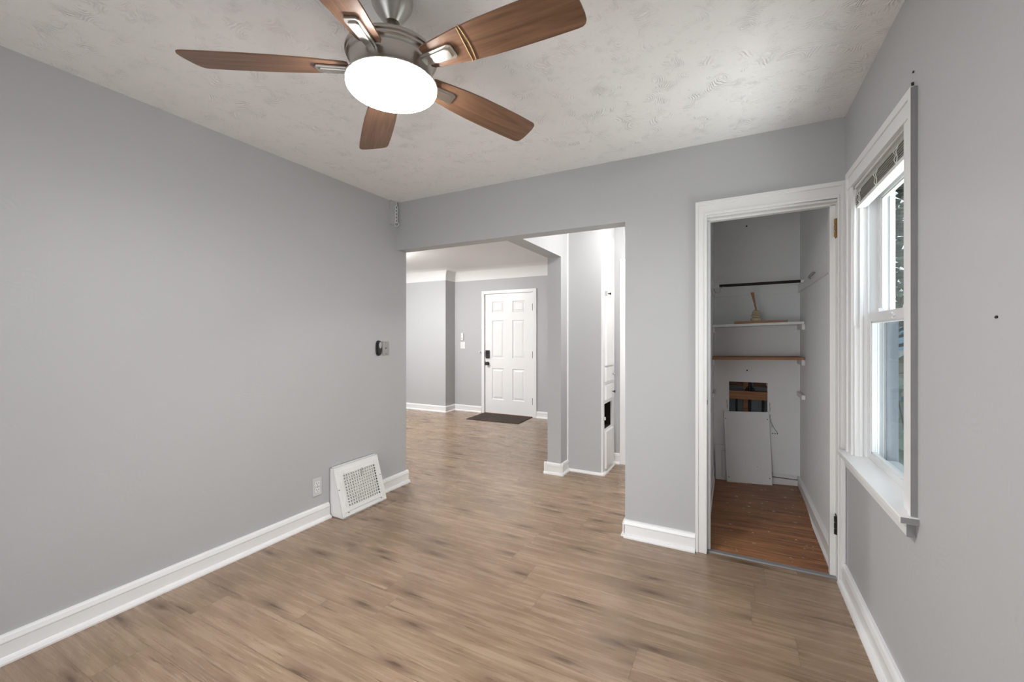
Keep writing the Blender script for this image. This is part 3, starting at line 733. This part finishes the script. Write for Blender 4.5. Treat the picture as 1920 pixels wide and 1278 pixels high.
# slab with recessed, raised panels
sx0, sx1, sz0, sz1, yf = -3.720, -2.832, .012, 2.003, FY + .012
def slab():
    m = MB(); pans = []
    ux = [(-3.585, -3.360), (-3.200, -2.978)]
    for ua, ub in ux:
        for za, zb in ((.24, .76), (.93, 1.56), (1.69, 1.875)): pans.append((ua, ub, za, zb))
    xs = [sx0] + [v for p in ux for v in p] + [sx1]; zs = [sz0, .24, .76, .93, 1.56, 1.69, 1.875, sz1]
    for i in range(len(xs) - 1):
        for j in range(len(zs) - 1):
            a, b, c, d = xs[i], xs[i+1], zs[j], zs[j+1]
            if (a, b, c, d) in pans:
                rings = []
                for ins, dep in ((0, 0), (.012, .010), (.020, .010), (.045, .002)):
                    rings.append([m.bm.verts.new(p) for p in ((a+ins, yf+dep, c+ins), (b-ins, yf+dep, c+ins), (b-ins, yf+dep, d-ins), (a+ins, yf+dep, d-ins))])
                for r0_, r1_ in zip(rings, rings[1:]):
                    for k in range(4): m.bm.faces.new((r0_[k], r0_[(k+1) % 4], r1_[(k+1) % 4], r1_[k]))
                m.bm.faces.new(rings[-1])
            else:
                m.bm.faces.new([m.bm.verts.new(p) for p in ((a, yf, c), (b, yf, c), (b, yf, d), (a, yf, d))])
    bmesh.ops.remove_doubles(m.bm, verts=m.bm.verts, dist=1e-5)
    bmesh.ops.recalc_face_normals(m.bm, faces=m.bm.faces)
    m.box(sx0, sx1, yf + .012, yf + .045, sz0, sz1)
    return m.build('door_leaf', 'trim', fd)
leaf = slab()
dk = MB().box(-3.700, -3.628, yf - .022, yf, .925, 1.060, bev=.006).build('deadbolt_keypad', 'black', leaf)
MB().box(-3.688, -3.640, yf - .0235, yf - .022, .985, 1.045).build('keypad_face', 'dark_metal', leaf)
MB().lathe([(.030, yf), (.031, yf - .008), (.014, yf - .012), (.013, yf - .030), (.026, yf - .036), (.030, yf - .048), (.024, yf - .060), (0, yf - .062)], -3.664, .838, 24, 'y').build('door_knob', 'black', leaf, True)
m = MB(); m.box(-3.7225, -3.716, yf - .006, yf, .95, 1.03); m.box(-3.7225, -3.716, yf - .006, yf, .80, .88); m.build('latch_plate', 'dark_metal', leaf)
for zz in (1.763, 1.0, .253):
    MB().lathe([(0, zz - .055), (.008, zz - .054), (.008, zz + .054), (0, zz + .055)], -2.829, FY + .003, 10).build('door_hinge', 'dark_metal', fd)
MB().lathe([(0, FY - .02), (.006, FY - .018), (.006, FY)], -3.734, 1.975, 8, 'y').build('door_bumper', 'grey_metal', fd)
box(DX0, DX1, FY - .01, FY + .10, 0, .011).build('door_sill', 'stud', fd)

dm = MB().box(-.445, .445, -.295, .295, .001, .009, bev=.003).build('doormat', 'mat', None)
dm.location = (-3.265, 5.845, 0); dm.rotation_euler = (0, 0, math.radians(3.0)); tag(dm, 'dark brown rectangular doormat on the floor before the entrance door', 'doormat')
t1 = thing('wall_thermostat', 'slim white vertical control on the wall left of the entrance door', 'control', (-4.168, FY, 1.29))
MB().box(-4.192, -4.146, FY - .022, FY, 1.232, 1.352, bev=.004).build('control_body', 'white_plastic', t1); MB().box(-4.178, -4.160, FY - .0235, FY - .022, 1.25, 1.27).build('control_button', 'grey_plastic', t1)
t2 = thing('light_switch', 'white double switch plate under the slim control beside the entrance door', 'switch', (-4.163, FY, 1.14))
MB().box(-4.212, -4.115, FY - .006, FY, 1.082, 1.197, bev=.002).build('cover_plate', 'white_plastic', t2)
for xx in (-4.187, -4.140): MB().box(xx - .013, xx + .013, FY - .011, FY - .006, 1.11, 1.17, bev=.002).build('rocker', 'white_plastic', t2)
pg = MB().lathe([(.008, FY), (.008, FY - .03), (.012, FY - .034), (.010, FY - .042), (0, FY - .043)], -3.805, 1.03, 14, 'y').build('wall_peg', 'white_plastic', None, True, origin=(-3.805, FY, 1.03)); tag(pg, 'tiny white peg on the wall beside the entrance door lock', 'peg')

# ------------------------------------------------------------------ linen cabinet and hall end
XC = -1.070
lc = thing('linen_cabinet', 'tall white built-in linen cabinet with one open hole in the hall', 'cabinet', (XC, 4.09, 0))
cy0, cy1 = PY1 + .021, 4.305
oy0, oy1 = 3.925, 4.205
def fm(m, y0_, y1_, z0_, z1_, x0_=-1.085, x1_=XC): m.box(x0_, x1_, y0_, y1_, z0_, z1_)
m = MB(); fm(m, PY1, oy0, 0, H); fm(m, oy1, cy1, 0, H); fm(m, oy0, oy1, 0, .41); fm(m, oy0, oy1, .655, H)
m.build('cabinet_body', 'trim', lc)
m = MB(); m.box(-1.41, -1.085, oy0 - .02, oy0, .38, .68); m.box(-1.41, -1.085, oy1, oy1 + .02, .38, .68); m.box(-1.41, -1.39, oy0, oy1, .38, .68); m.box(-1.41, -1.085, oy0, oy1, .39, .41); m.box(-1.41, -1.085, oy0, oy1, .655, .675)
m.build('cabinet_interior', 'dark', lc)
def raised(m, a, b, c, d, x=XC, t=.018, panel=True):
    m.box(x, x + t, a, b, c, d, bev=.003)
    if panel:
        m.box(x + t, x + t + .005, a + .0, a + .045, c, d, bev=.002); m.box(x + t, x + t + .005, b - .045, b, c, d, bev=.002)
        m.box(x + t, x + t + .005, a + .045, b - .045, d - .055, d, bev=.002); m.box(x + t, x + t + .005, a + .045, b - .045, c, c + .055, bev=.002)
m = MB(); raised(m, 3.935, 4.215, 1.015, 2.19); dr = m.build('door', 'trim', lc)
MB().lathe([(.006, XC + .02), (.005, XC + .035), (.011, XC + .042), (.010, XC + .050), (0, XC + .052)], 3.975, 1.695, 14, 'x').build('knob', 'dark_metal', dr, True)
MB().box(XC + .0, XC + .026, 3.932, 3.944, 1.67, 1.72, bev=.002).build('catch', 'grey_metal', dr)
for za, zb, km, lab in ((.862, 1.000, 'grey_metal', 'pale pull'), (.690, .828, 'black', 'black knob')):
    m = MB(); raised(m, 3.935, 4.215, za, zb, panel=False); d_ = m.build('drawer', 'trim', lc)
    k = MB().lathe([(.006, XC + .018), (.005, XC + .030), (.013, XC + .036), (.012, XC + .044), (0, XC + .047)], 4.16, (za + zb) / 2 - .008, 14, 'x').build('knob', km, d_, True); k['label'] = lab
m = MB(); raised(m, 3.935, 4.215, .045, .392, panel=False); m.build('lower_panel', 'trim', lc)
MB().box(XC - .001, XC + .012, oy0 - .006, oy0 + .008, .505, .535, bev=.003).build('catch', 'white_metal', lc)
# hall end doorway
hd_ = thing('door_2', 'white door and casing at the end of the hall', None, (-.7, 4.305, 0), kind=S)
MB().box(-1.0115, -.945, 4.2885, 4.305, 0, 2.05, bev=.003).box(-1.012, -.28, 4.288, 4.305, 2.005, 2.068, bev=.003).box(-1.012, -.97, 4.305, 4.42, 0, 2.07).build('door_frame', 'trim', hd_)
MB().box(-.97, -.29, 4.325, 4.36, .01, 2.03, bev=.003).build('door_leaf', 'trim', hd_)
box(-.593, -.587, BY - .0012, BY + .001, .10, 2.03).build('trim_corner_bead', 'wall', kind=S)
# painted corner bead where post wall meets the linen side
box(PX1, PX1 + .012, PY1 - .012, PY1, 0, H).build('trim_corner', 'trim', kind=S)

# ------------------------------------------------------------------ closet contents
def shelf(name, lab, mat, z0l, z0r, t, y0_, cleat_lab):
    s = thing(name, lab, 'shelf', (.17, 4.13, z0l), 'closet shelves')
    x0, x1 = -.154, .494
    MB().corners([(x0,y0_,z0l),(x1,y0_,z0r),(x1,CB-.001,z0r),(x0,CB-.001,z0l),(x0,y0_,z0l+t),(x1,y0_,z0r+t),(x1,CB-.001,z0r+t),(x0,CB-.001,z0l+t)], .0015).build('shelf_board', mat, s)
    MB().box(.481, .5015, y0_ + .03, CB - .001, z0r - .044, z0r - .0005, bev=.002).build('cleat', 'worn', s)
    MB().box(-.1555, -.137, y0_ + .03, CB - .001, z0l - .044, z0l - .0005, bev=.002).build('cleat', 'worn', s)
    return s
shelf('closet_shelf', 'white painted closet shelf holding the amber plank', 'panel', 1.368, 1.388, .020, 3.975, '')
shelf('closet_shelf', 'bare brown wood closet shelf below the white one', 'shelf_wood', 1.094, 1.106, .020, 3.975, '')
# plank and tiered stick on the upper shelf
pk = MB().corners([(.010,3.985,1.3945),(.388,3.985,1.406),(.388,4.075,1.406),(.010,4.075,1.3945),(.010,3.985,1.4155),(.388,3.985,1.422),(.388,4.075,1.422),(.010,4.075,1.4155)], .0015).build('wood_plank', 'plank', None, origin=(.2, 4.03, 1.40)); tag(pk, 'thin amber brown plank lying on the white closet shelf', 'plank')
st = thing('tiered_stand', 'amber tiered stand with a leaning wooden handle on the closet plank', 'ornament', (.170, 4.03, 1.421))
cx0, cz0 = .170, 1.4195
m = MB(); m.lathe([(.040, cz0), (.040, cz0 + .018), (.036, cz0 + .022), (.012, cz0 + .024)], cx0, 4.03, 20); m.lathe([(.026, cz0 + .024), (.030, cz0 + .038), (.041, cz0 + .042), (.041, cz0 + .046), (.012, cz0 + .048)], cx0, 4.03, 20); m.build('lower_tier', 'amber_glass', st, True)
MB().lathe([(.032, cz0 + .048), (.030, cz0 + .062), (.022, cz0 + .070), (.027, cz0 + .075), (.027, cz0 + .079), (.008, cz0 + .090)], cx0, 4.03, 20).build('upper_tier', 'amber_glass', st, True)
MB().lathe([(.012, cz0 + .002), (.009, cz0 + .06), (.007, cz0 + .10), (.006, cz0 + .11)], cx0, 4.03, 12).build('spindle', 'amber', st, True)
MB().tube([(cx0, 4.03, cz0 + .095), (cx0 - .010, 4.03, cz0 + .15), (cx0 - .020, 4.03, cz0 + .20), (cx0 - .027, 4.03, cz0 + .236)], [.006, .008, .010, .013], 10).build('handle', 'plank', st, True)

# hanging rod
rd = thing('closet_rod', 'dark bronze clothes rod across the closet with white end sockets', 'rod', (.17, 3.95, 1.70))
MB().tube([(-.150, 3.94, 1.712), (.05, 3.945, 1.714), (.498, 3.95, 1.720)], .0115, 14).build('rod', 'dark_metal', rd, True)
MB().lathe([(.020, .5015), (.020, .494), (.014, .490), (.014, .466)], 3.95, 1.720, 18, 'x').build('socket', 'white_metal', rd, True)
MB().lathe([(.020, -.1555), (.020, -.148), (.0145, -.144), (.0145, -.100)], 3.94, 1.712, 18, 'x').build('socket', 'white_metal', rd, True)
# rail boards round the closet
box(.486, .502, 2.90, CB - .001, 1.660, 1.722, bev=.002).build('trim_closet_rail_right', 'worn', kind=S)
MB().corners([(-.155,CB-.016,1.648),(.486,CB-.016,1.662),(.486,CB,1.662),(-.155,CB,1.648),(-.155,CB-.016,1.708),(.486,CB-.016,1.722),(.486,CB,1.722),(-.155,CB,1.708)]).build('trim_closet_rail_back', 'closet_wall', kind=S)
box(-.156, -.142, 3.2, CB - .016, 1.648, 1.710).build('trim_closet_rail_left', 'worn', kind=S)
# wire clip on the right rail
wc = MB(); wc.tube([(.484, 3.62, 1.702), (.470, 3.60, 1.708), (.466, 3.50, 1.712), (.470, 3.40, 1.716), (.480, 3.385, 1.712), (.472, 3.41, 1.702), (.470, 3.50, 1.699), (.474, 3.60, 1.697), (.484, 3.615, 1.696)], .003, 8)
tag(wc.build('wire_clip', 'grey_metal', None, True, origin=(.485, 3.5, 1.70)), 'bent wire clip on the right closet rail beyond the rod end', 'clip')
# wire coat hooks on the left
def coat_hook(yy, zz, lab, sc=1.0):
    m = MB(); x = -.142
    m.tube([(x, yy, zz), (x + .03 * sc, yy, zz + .012 * sc), (x + .055 * sc, yy, zz + .002), (x + .075 * sc, yy - .004, zz + .010 * sc), (x + .078 * sc, yy - .004, zz + .030 * sc)], .0034, 8)
    m.tube([(x, yy, zz - .015), (x + .025 * sc, yy, zz - .012), (x + .050 * sc, yy, zz - .022 * sc), (x + .072 * sc, yy, zz - .018 * sc), (x + .080 * sc, yy, zz - .004 * sc)], .0034, 8)
    m.box(x - .001, x + .003, yy - .008, yy + .008, zz - .03, zz + .02, bev=.001)
    return tag(m.build('coat_hook', 'white_metal', None, True, origin=(x, yy, zz)), lab, 'hook', 'wire hooks in the closet')
coat_hook(4.05, 1.800, 'white double coat hook on the left closet wall above the rod')
h2 = MB(); h2.tube([(-.142, 3.90, 1.745), (-.115, 3.90, 1.752), (-.100, 3.90, 1.768)], .004, 8)
tag(h2.build('coat_hook', 'white_metal', None, True, origin=(-.142, 3.90, 1.74)), 'short white peg hook on the left just over the rod socket', 'hook', 'wire hooks in the closet')
h3 = MB(); pts = [(-.135 + .022 * (1 - math.cos(a)) , 3.90, 1.675 - .026 * math.sin(a)) for a in [k * PI / 9 for k in range(11)]]
h3.tube([(-.142, 3.90, 1.69)] + pts + [(-.07, 3.90, 1.70)], .0035, 8)
tag(h3.build('coat_hook', 'grey_metal', None, True, origin=(-.142, 3.90, 1.68)), 'curled wire hook hanging under the left rod socket', 'hook', 'wire hooks in the closet')
# lone cleats with the shelf missing
tag(MB().box(.478, .5015, 3.985, CB - .001, .794, .830, bev=.002).build('shelf_cleat', 'worn', None, origin=(.49, 4.13, .81)), 'white cleat without a shelf on the right closet wall', 'cleat', 'empty shelf cleats')
tag(MB().box(-.1555, -.136, 3.985, CB - .001, .770, .806, bev=.002).build('shelf_cleat', 'worn', None, origin=(-.15, 4.13, .79)), 'white cleat without a shelf on the left closet wall', 'cleat', 'empty shelf cleats')
# access hole with framing and pipes
ah = thing('wall_framing', 'brown timber framing seen inside the square hole in the closet wall', 'framing', (.12, CB + .09, .56))
MB().box(HX0 - .10, HX1 + .10, CB + .150, CB + .158, .30, 1.0).build('back_plaster', 'cavity', ah)
MB().box(HX0 - .09, HX1 + .09, CB + .030, CB + .068, .728, .800, bev=.002).build('cross_piece', 'stud', ah)
MB().box(.085, .123, CB + .105, CB + .148, .30, 1.0, bev=.002).build('stud', 'stud', ah)
MB().box(HX0 - .09, .080, CB + .075, CB + .110, .845, .93, bev=.002).build('block', 'dark_stud', ah)
MB().box(.165, HX1 + .09, CB + .075, CB + .110, .838, .93, bev=.002).build('block', 'dark_stud', ah)
pp = thing('drain_pipes', 'black iron drain pipes behind the wood bar in the closet hole', 'pipe', (.13, CB + .09, .40))
for xx in (.030, .135, .238): MB().tube([(xx, CB + .088, .36), (xx, CB + .088, .80)], .0085 if xx < .1 else .010, 12).build('riser', 'iron', pp, True)
MB().tube([(.135, CB + .088, .80), (.135, CB + .088, .95)], .010, 12).build('stack', 'iron', pp, True)
MB().tube([(.135, CB + .088, .84), (.115, CB + .086, .822), (.104, CB + .084, .800)], .008, 10).tube([(.135, CB + .088, .84), (.155, CB + .086, .822), (.166, CB + .084, .800)], .008, 10).lathe([(.015, .80), (.016, .812), (.014, .83), (.011, .845)], .135, CB + .088, 14).build('wye_fitting', 'iron', pp, True)
# broken plaster edges of the hole
m = MB(); random.seed(3)
for k in range(16):
    side_ = k % 2; zz = random.uniform(.60, .885); 
    xx = HX1 + random.uniform(-.006, .004) if side_ else HX0 + random.uniform(-.004, .003)
    r_ = random.uniform(.002, .0045); m.lathe([(0, zz - r_), (r_, zz - r_*.2), (r_*.7, zz + r_*.7), (0, zz + r_)], xx, CB + .004, 6)
for k in range(5): 
    r_ = .010 - k * .0014; m.lathe([(0, .876 - k*.004 - r_), (r_, .876 - k*.004), (0, .876 - k*.004 + r_)], HX1 - .004 - .0*k, CB + .004, 6)
for p in ((.288, .60), (.292, .56), (.30, .52), (-.044, .66), (-.046, .70), (.287, .66), (.284, .70)):
    m.lathe([(0, p[1] - .026), (.003, p[1] - .014), (.0042, p[1] + .010), (0, p[1] + .024)], p[0], CB + .001, 7)
m.build('trim_plaster_edge', 'plaster', kind=S)
# cut marks right of the leaning panel
m = MB(); m.tube([(.290, CB, .56), (.315, CB, .50), (.345, CB, .455)], .0018, 6)
for xx in (.305, .322, .338): m.tube([(xx, CB + .001, .452), (xx, CB - .002, .452)], .0045, 8)
m.build('trim_plaster_scar', 'screw', kind=S)

# leaning access panel and the small cabinet panel behind it
def quad_panel(pts, t, n=(0, 1, 0)):
    P = [Vector(p) for p in pts]; nn = Vector(n) * t
    m = MB(); bl_, br_, tr_, tl_ = P
    m.corners([bl_, br_, br_ + nn, bl_ + nn, tl_, tr_, tr_ + nn, tl_ + nn], .001); return m
bp = [(-.0465, 4.205, .004), (.2985, 4.205, .027), (.2765, 4.264, .636), (-.0725, 4.264, .6165)]
pn = thing('access_panel', 'large grey painted board leaning against the closet back wall under the hole', 'panel', (.11, 4.22, .01))
quad_panel(bp, .010).build('board', 'panel', pn)
for (s_, t_) in ((.055, .07), (.95, .09), (.04, .90), (.96, .90), (.70, .24)):
    B = Vector(bp[0]).lerp(Vector(bp[1]), s_); T = Vector(bp[3]).lerp(Vector(bp[2]), s_); q = B.lerp(T, t_)
    MB().tube([q + Vector((0, .001, 0)), q + Vector((0, -.0015, 0))], .0042 if t_ != .24 else .0025, 8).build('screw_hole', 'screw', pn)
sp_ = thing('cabinet_panel', 'small white grooved panel leaning in the left closet corner behind the grey board', 'panel', (-.10, 4.25, .0))
quad_panel([(-.138, 4.238, .003), (-.020, 4.238, .006), (-.025, 4.270, .312), (-.143, 4.270, .310)], .010).build('board', 'panel', sp_)
m = MB(); m.tube([(-.086, 4.2395, .03), (-.089, 4.2645, .262)], .0014, 6); m.tube([(-.089, 4.2645, .262), (-.045, 4.2645, .264)], .0014, 6); m.build('groove', 'threshold', sp_)
# small wall hooks scribbled at left
# ------------------------------------------------------------------ outside the side window
M['grass'] = plain('dry lawn', (.20, .21, .10), .95, 0, .35, 3)
M['siding'] = plain('cream siding', (.62, .58, .48), .7, 0, .05, 3)
M['roof'] = plain('blue grey roof', (.22, .38, .48), .8, 0, .1, 8)
M['bark'] = plain('grey bark', (.12, .095, .075), .9, 0, .3, 20)
M['needles'] = plain('conifer foliage', (.085, .125, .070), .8, 0, .5, 6)
M['leaf'] = plain('pale broad leaf', (.34, .44, .36), .5, 0, .3, 6)
M['fence_rail'] = plain('blue painted rail', (.05, .08, .22), .5)
M['galvanised'] = plain('galvanised wire', (.42, .44, .46), .45, .5)
GZ = -.55
box(.72, 24, -3, 34, GZ - .1, GZ).build('ground_lawn', 'grass', kind=S)
hs = thing('neighbour_house', 'cream sided house with blue grey roof beyond the fence', 'house', (6.0, 15.5, GZ - 1.2))
LAWN = GZ; GZ = GZ - 1.2
m = MB(); nz = 15
for k in range(nz):
    z = GZ + k * .17; m.corners([(1.0,14.98,z),(10,14.98,z),(10,15.2,z),(1.0,15.2,z),(1.0,15.02,z+.17),(10,15.02,z+.17),(10,15.2,z+.17),(1.0,15.2,z+.17)])
m.box(1.0, 10, 15.15, 21, GZ, GZ + 2.6)
m.build('house_wall', 'siding', hs)
MB().prism([(14.45, GZ + 2.55), (14.45, GZ + 2.70), (18.0, GZ + 3.36), (21.5, GZ + 2.70), (21.5, GZ + 2.55), (18.0, GZ + 3.2)], lambda a, b, h: (h, a, b), .4, 10.6).build('house_roof', 'roof', hs)
MB().box(.4, 10.6, 14.36, 14.46, GZ + 2.50, GZ + 2.68, bev=.01).build('gutter', 'vinyl', hs)
GZ = LAWN
# chain link fence
fn = thing('chain_link_fence', 'chain link fence with blue top rail in the side yard', 'fence', (1.9, 7.0, GZ))
MB().tube([(.8, 7.0, .50), (4.6, 7.0, .50)], .028, 10).build('top_rail', 'fence_rail', fn)
for xx in (.85, 2.75, 4.55): MB().tube([(xx, 7.04, GZ), (xx, 7.04, .53)], .03, 10).build('post', 'galvanised', fn)
m = MB(); s_ = .085; x = .8
for k in range(44):
    x0 = .8 + k * s_; h_ = .48 - GZ
    m.tube([(x0, 7.0, GZ + .03), (min(x0 + h_, 4.6), 7.0, GZ + .03 + min(h_, 4.6 - x0))], .004, 4)
    m.tube([(x0, 7.0, .48), (min(x0 + h_, 4.6), 7.0, .48 - min(h_, 4.6 - x0))], .004, 4)
m.build('wire_mesh', 'galvanised', fn)
# conifers and a bare tree
def conifer(x, y, hh, r, lab):
    t = thing('conifer', lab, 'tree', (x, y, GZ), 'trees beyond the fence')
    MB().tube([(x, y, GZ), (x, y, GZ + hh * .9)], [.14, .03], 8).build('trunk', 'bark', t)
    m = MB(); rnd = random.Random(int(x * 100))
    for k in range(int(420 * max(1, r) ** 1.25)):
        f_ = rnd.random() ** .8; z = GZ + .4 + f_ * (hh - .4); rr = r * (1 - f_) * (.35 + .65 * rnd.random()) + .05; a = rnd.random() * 2 * PI
        c_ = Vector((x + rr * math.cos(a), y + rr * math.sin(a), z)); d = Vector((math.cos(a), math.sin(a), -.35)) * (.30 + .2 * rnd.random()) * (.8 + .25 * r); s2 = Vector((-math.sin(a), math.cos(a), .1)) * (.13 + .035 * r)
        v = [m.bm.verts.new(p) for p in (c_ - d * .3, c_ + s2, c_ + d, c_ - s2)]; m.bm.faces.new(v)
    m.build('foliage', 'needles', t)
conifer(3.0, 9.3, 4.6, .55, 'narrow dark conifer standing between the fence and the cream house')
conifer(6.6, 26.0, 15.0, 3.9, 'tall conifer rising behind the neighbouring roof')
bt = thing('bare_tree', 'bare branching tree leaning over the blue roof', 'tree', (2.45, 12.6, GZ))
m = MB(); rnd = random.Random(5)
def branch(p, d, L, r, depth):
    e = p + d * L; mid = p + d * L * .5 + Vector((rnd.uniform(-.1, .1), 0, rnd.uniform(-.05, .1))) * L
    m.tube([p, mid, e], [r, r * .8, r * .6], 6)
    if depth:
        for _ in range(3): branch(e if _ else mid, (d + Vector((rnd.uniform(-.8, .8), rnd.uniform(-.5, .5), rnd.uniform(-.2, .5)))).normalized(), L * .68, r * .55, depth - 1)
branch(Vector((2.45, 12.6, GZ)), Vector((.1, 0, 1)), 1.3, .06, 4); m.build('branches', 'bark', bt)
# broad leaved shrub below the window
sb = thing('shrub', 'pale broad leaved shrub growing outside under the window', 'shrub', (1.1, 3.6, GZ))
m = MB(); lv = MB(); rnd = random.Random(11)
for k in range(16):
    a = rnd.uniform(0, 2 * PI); tip_ = Vector((1.12 + .30 * math.cos(a) * rnd.random(), 3.6 + .45 * math.sin(a) * rnd.random(), GZ + rnd.uniform(.7, 1.55)))
    m.tube([(1.12, 3.6, GZ), (1.12 + (tip_.x - 1.12) * .4, 3.6 + (tip_.y - 3.6) * .4, GZ + (tip_.z - GZ) * .55), tip_], [.010, .006, .003], 6)
    for q in range(5):
        c_ = tip_ + Vector((rnd.uniform(-.1, .1), rnd.uniform(-.1, .1), rnd.uniform(-.3, .04))); d = Vector((rnd.uniform(-1, 1), rnd.uniform(-1, 1), rnd.uniform(-.5, .6))).normalized(); s2 = d.orthogonal().normalized()
        R_ = rnd.uniform(.05, .09); n = d.cross(s2)
        loop = [c_ + d * (R_ * math.cos(t)) + s2 * (R_ * .72 * math.sin(t)) + n * (.012 * math.cos(2 * t)) for t in [i * PI / 5 for i in range(10)]]
        lv.bm.faces.new([lv.bm.verts.new(p) for p in loop])
m.build('stems', 'bark', sb); lv.build('leaves', 'leaf', sb)
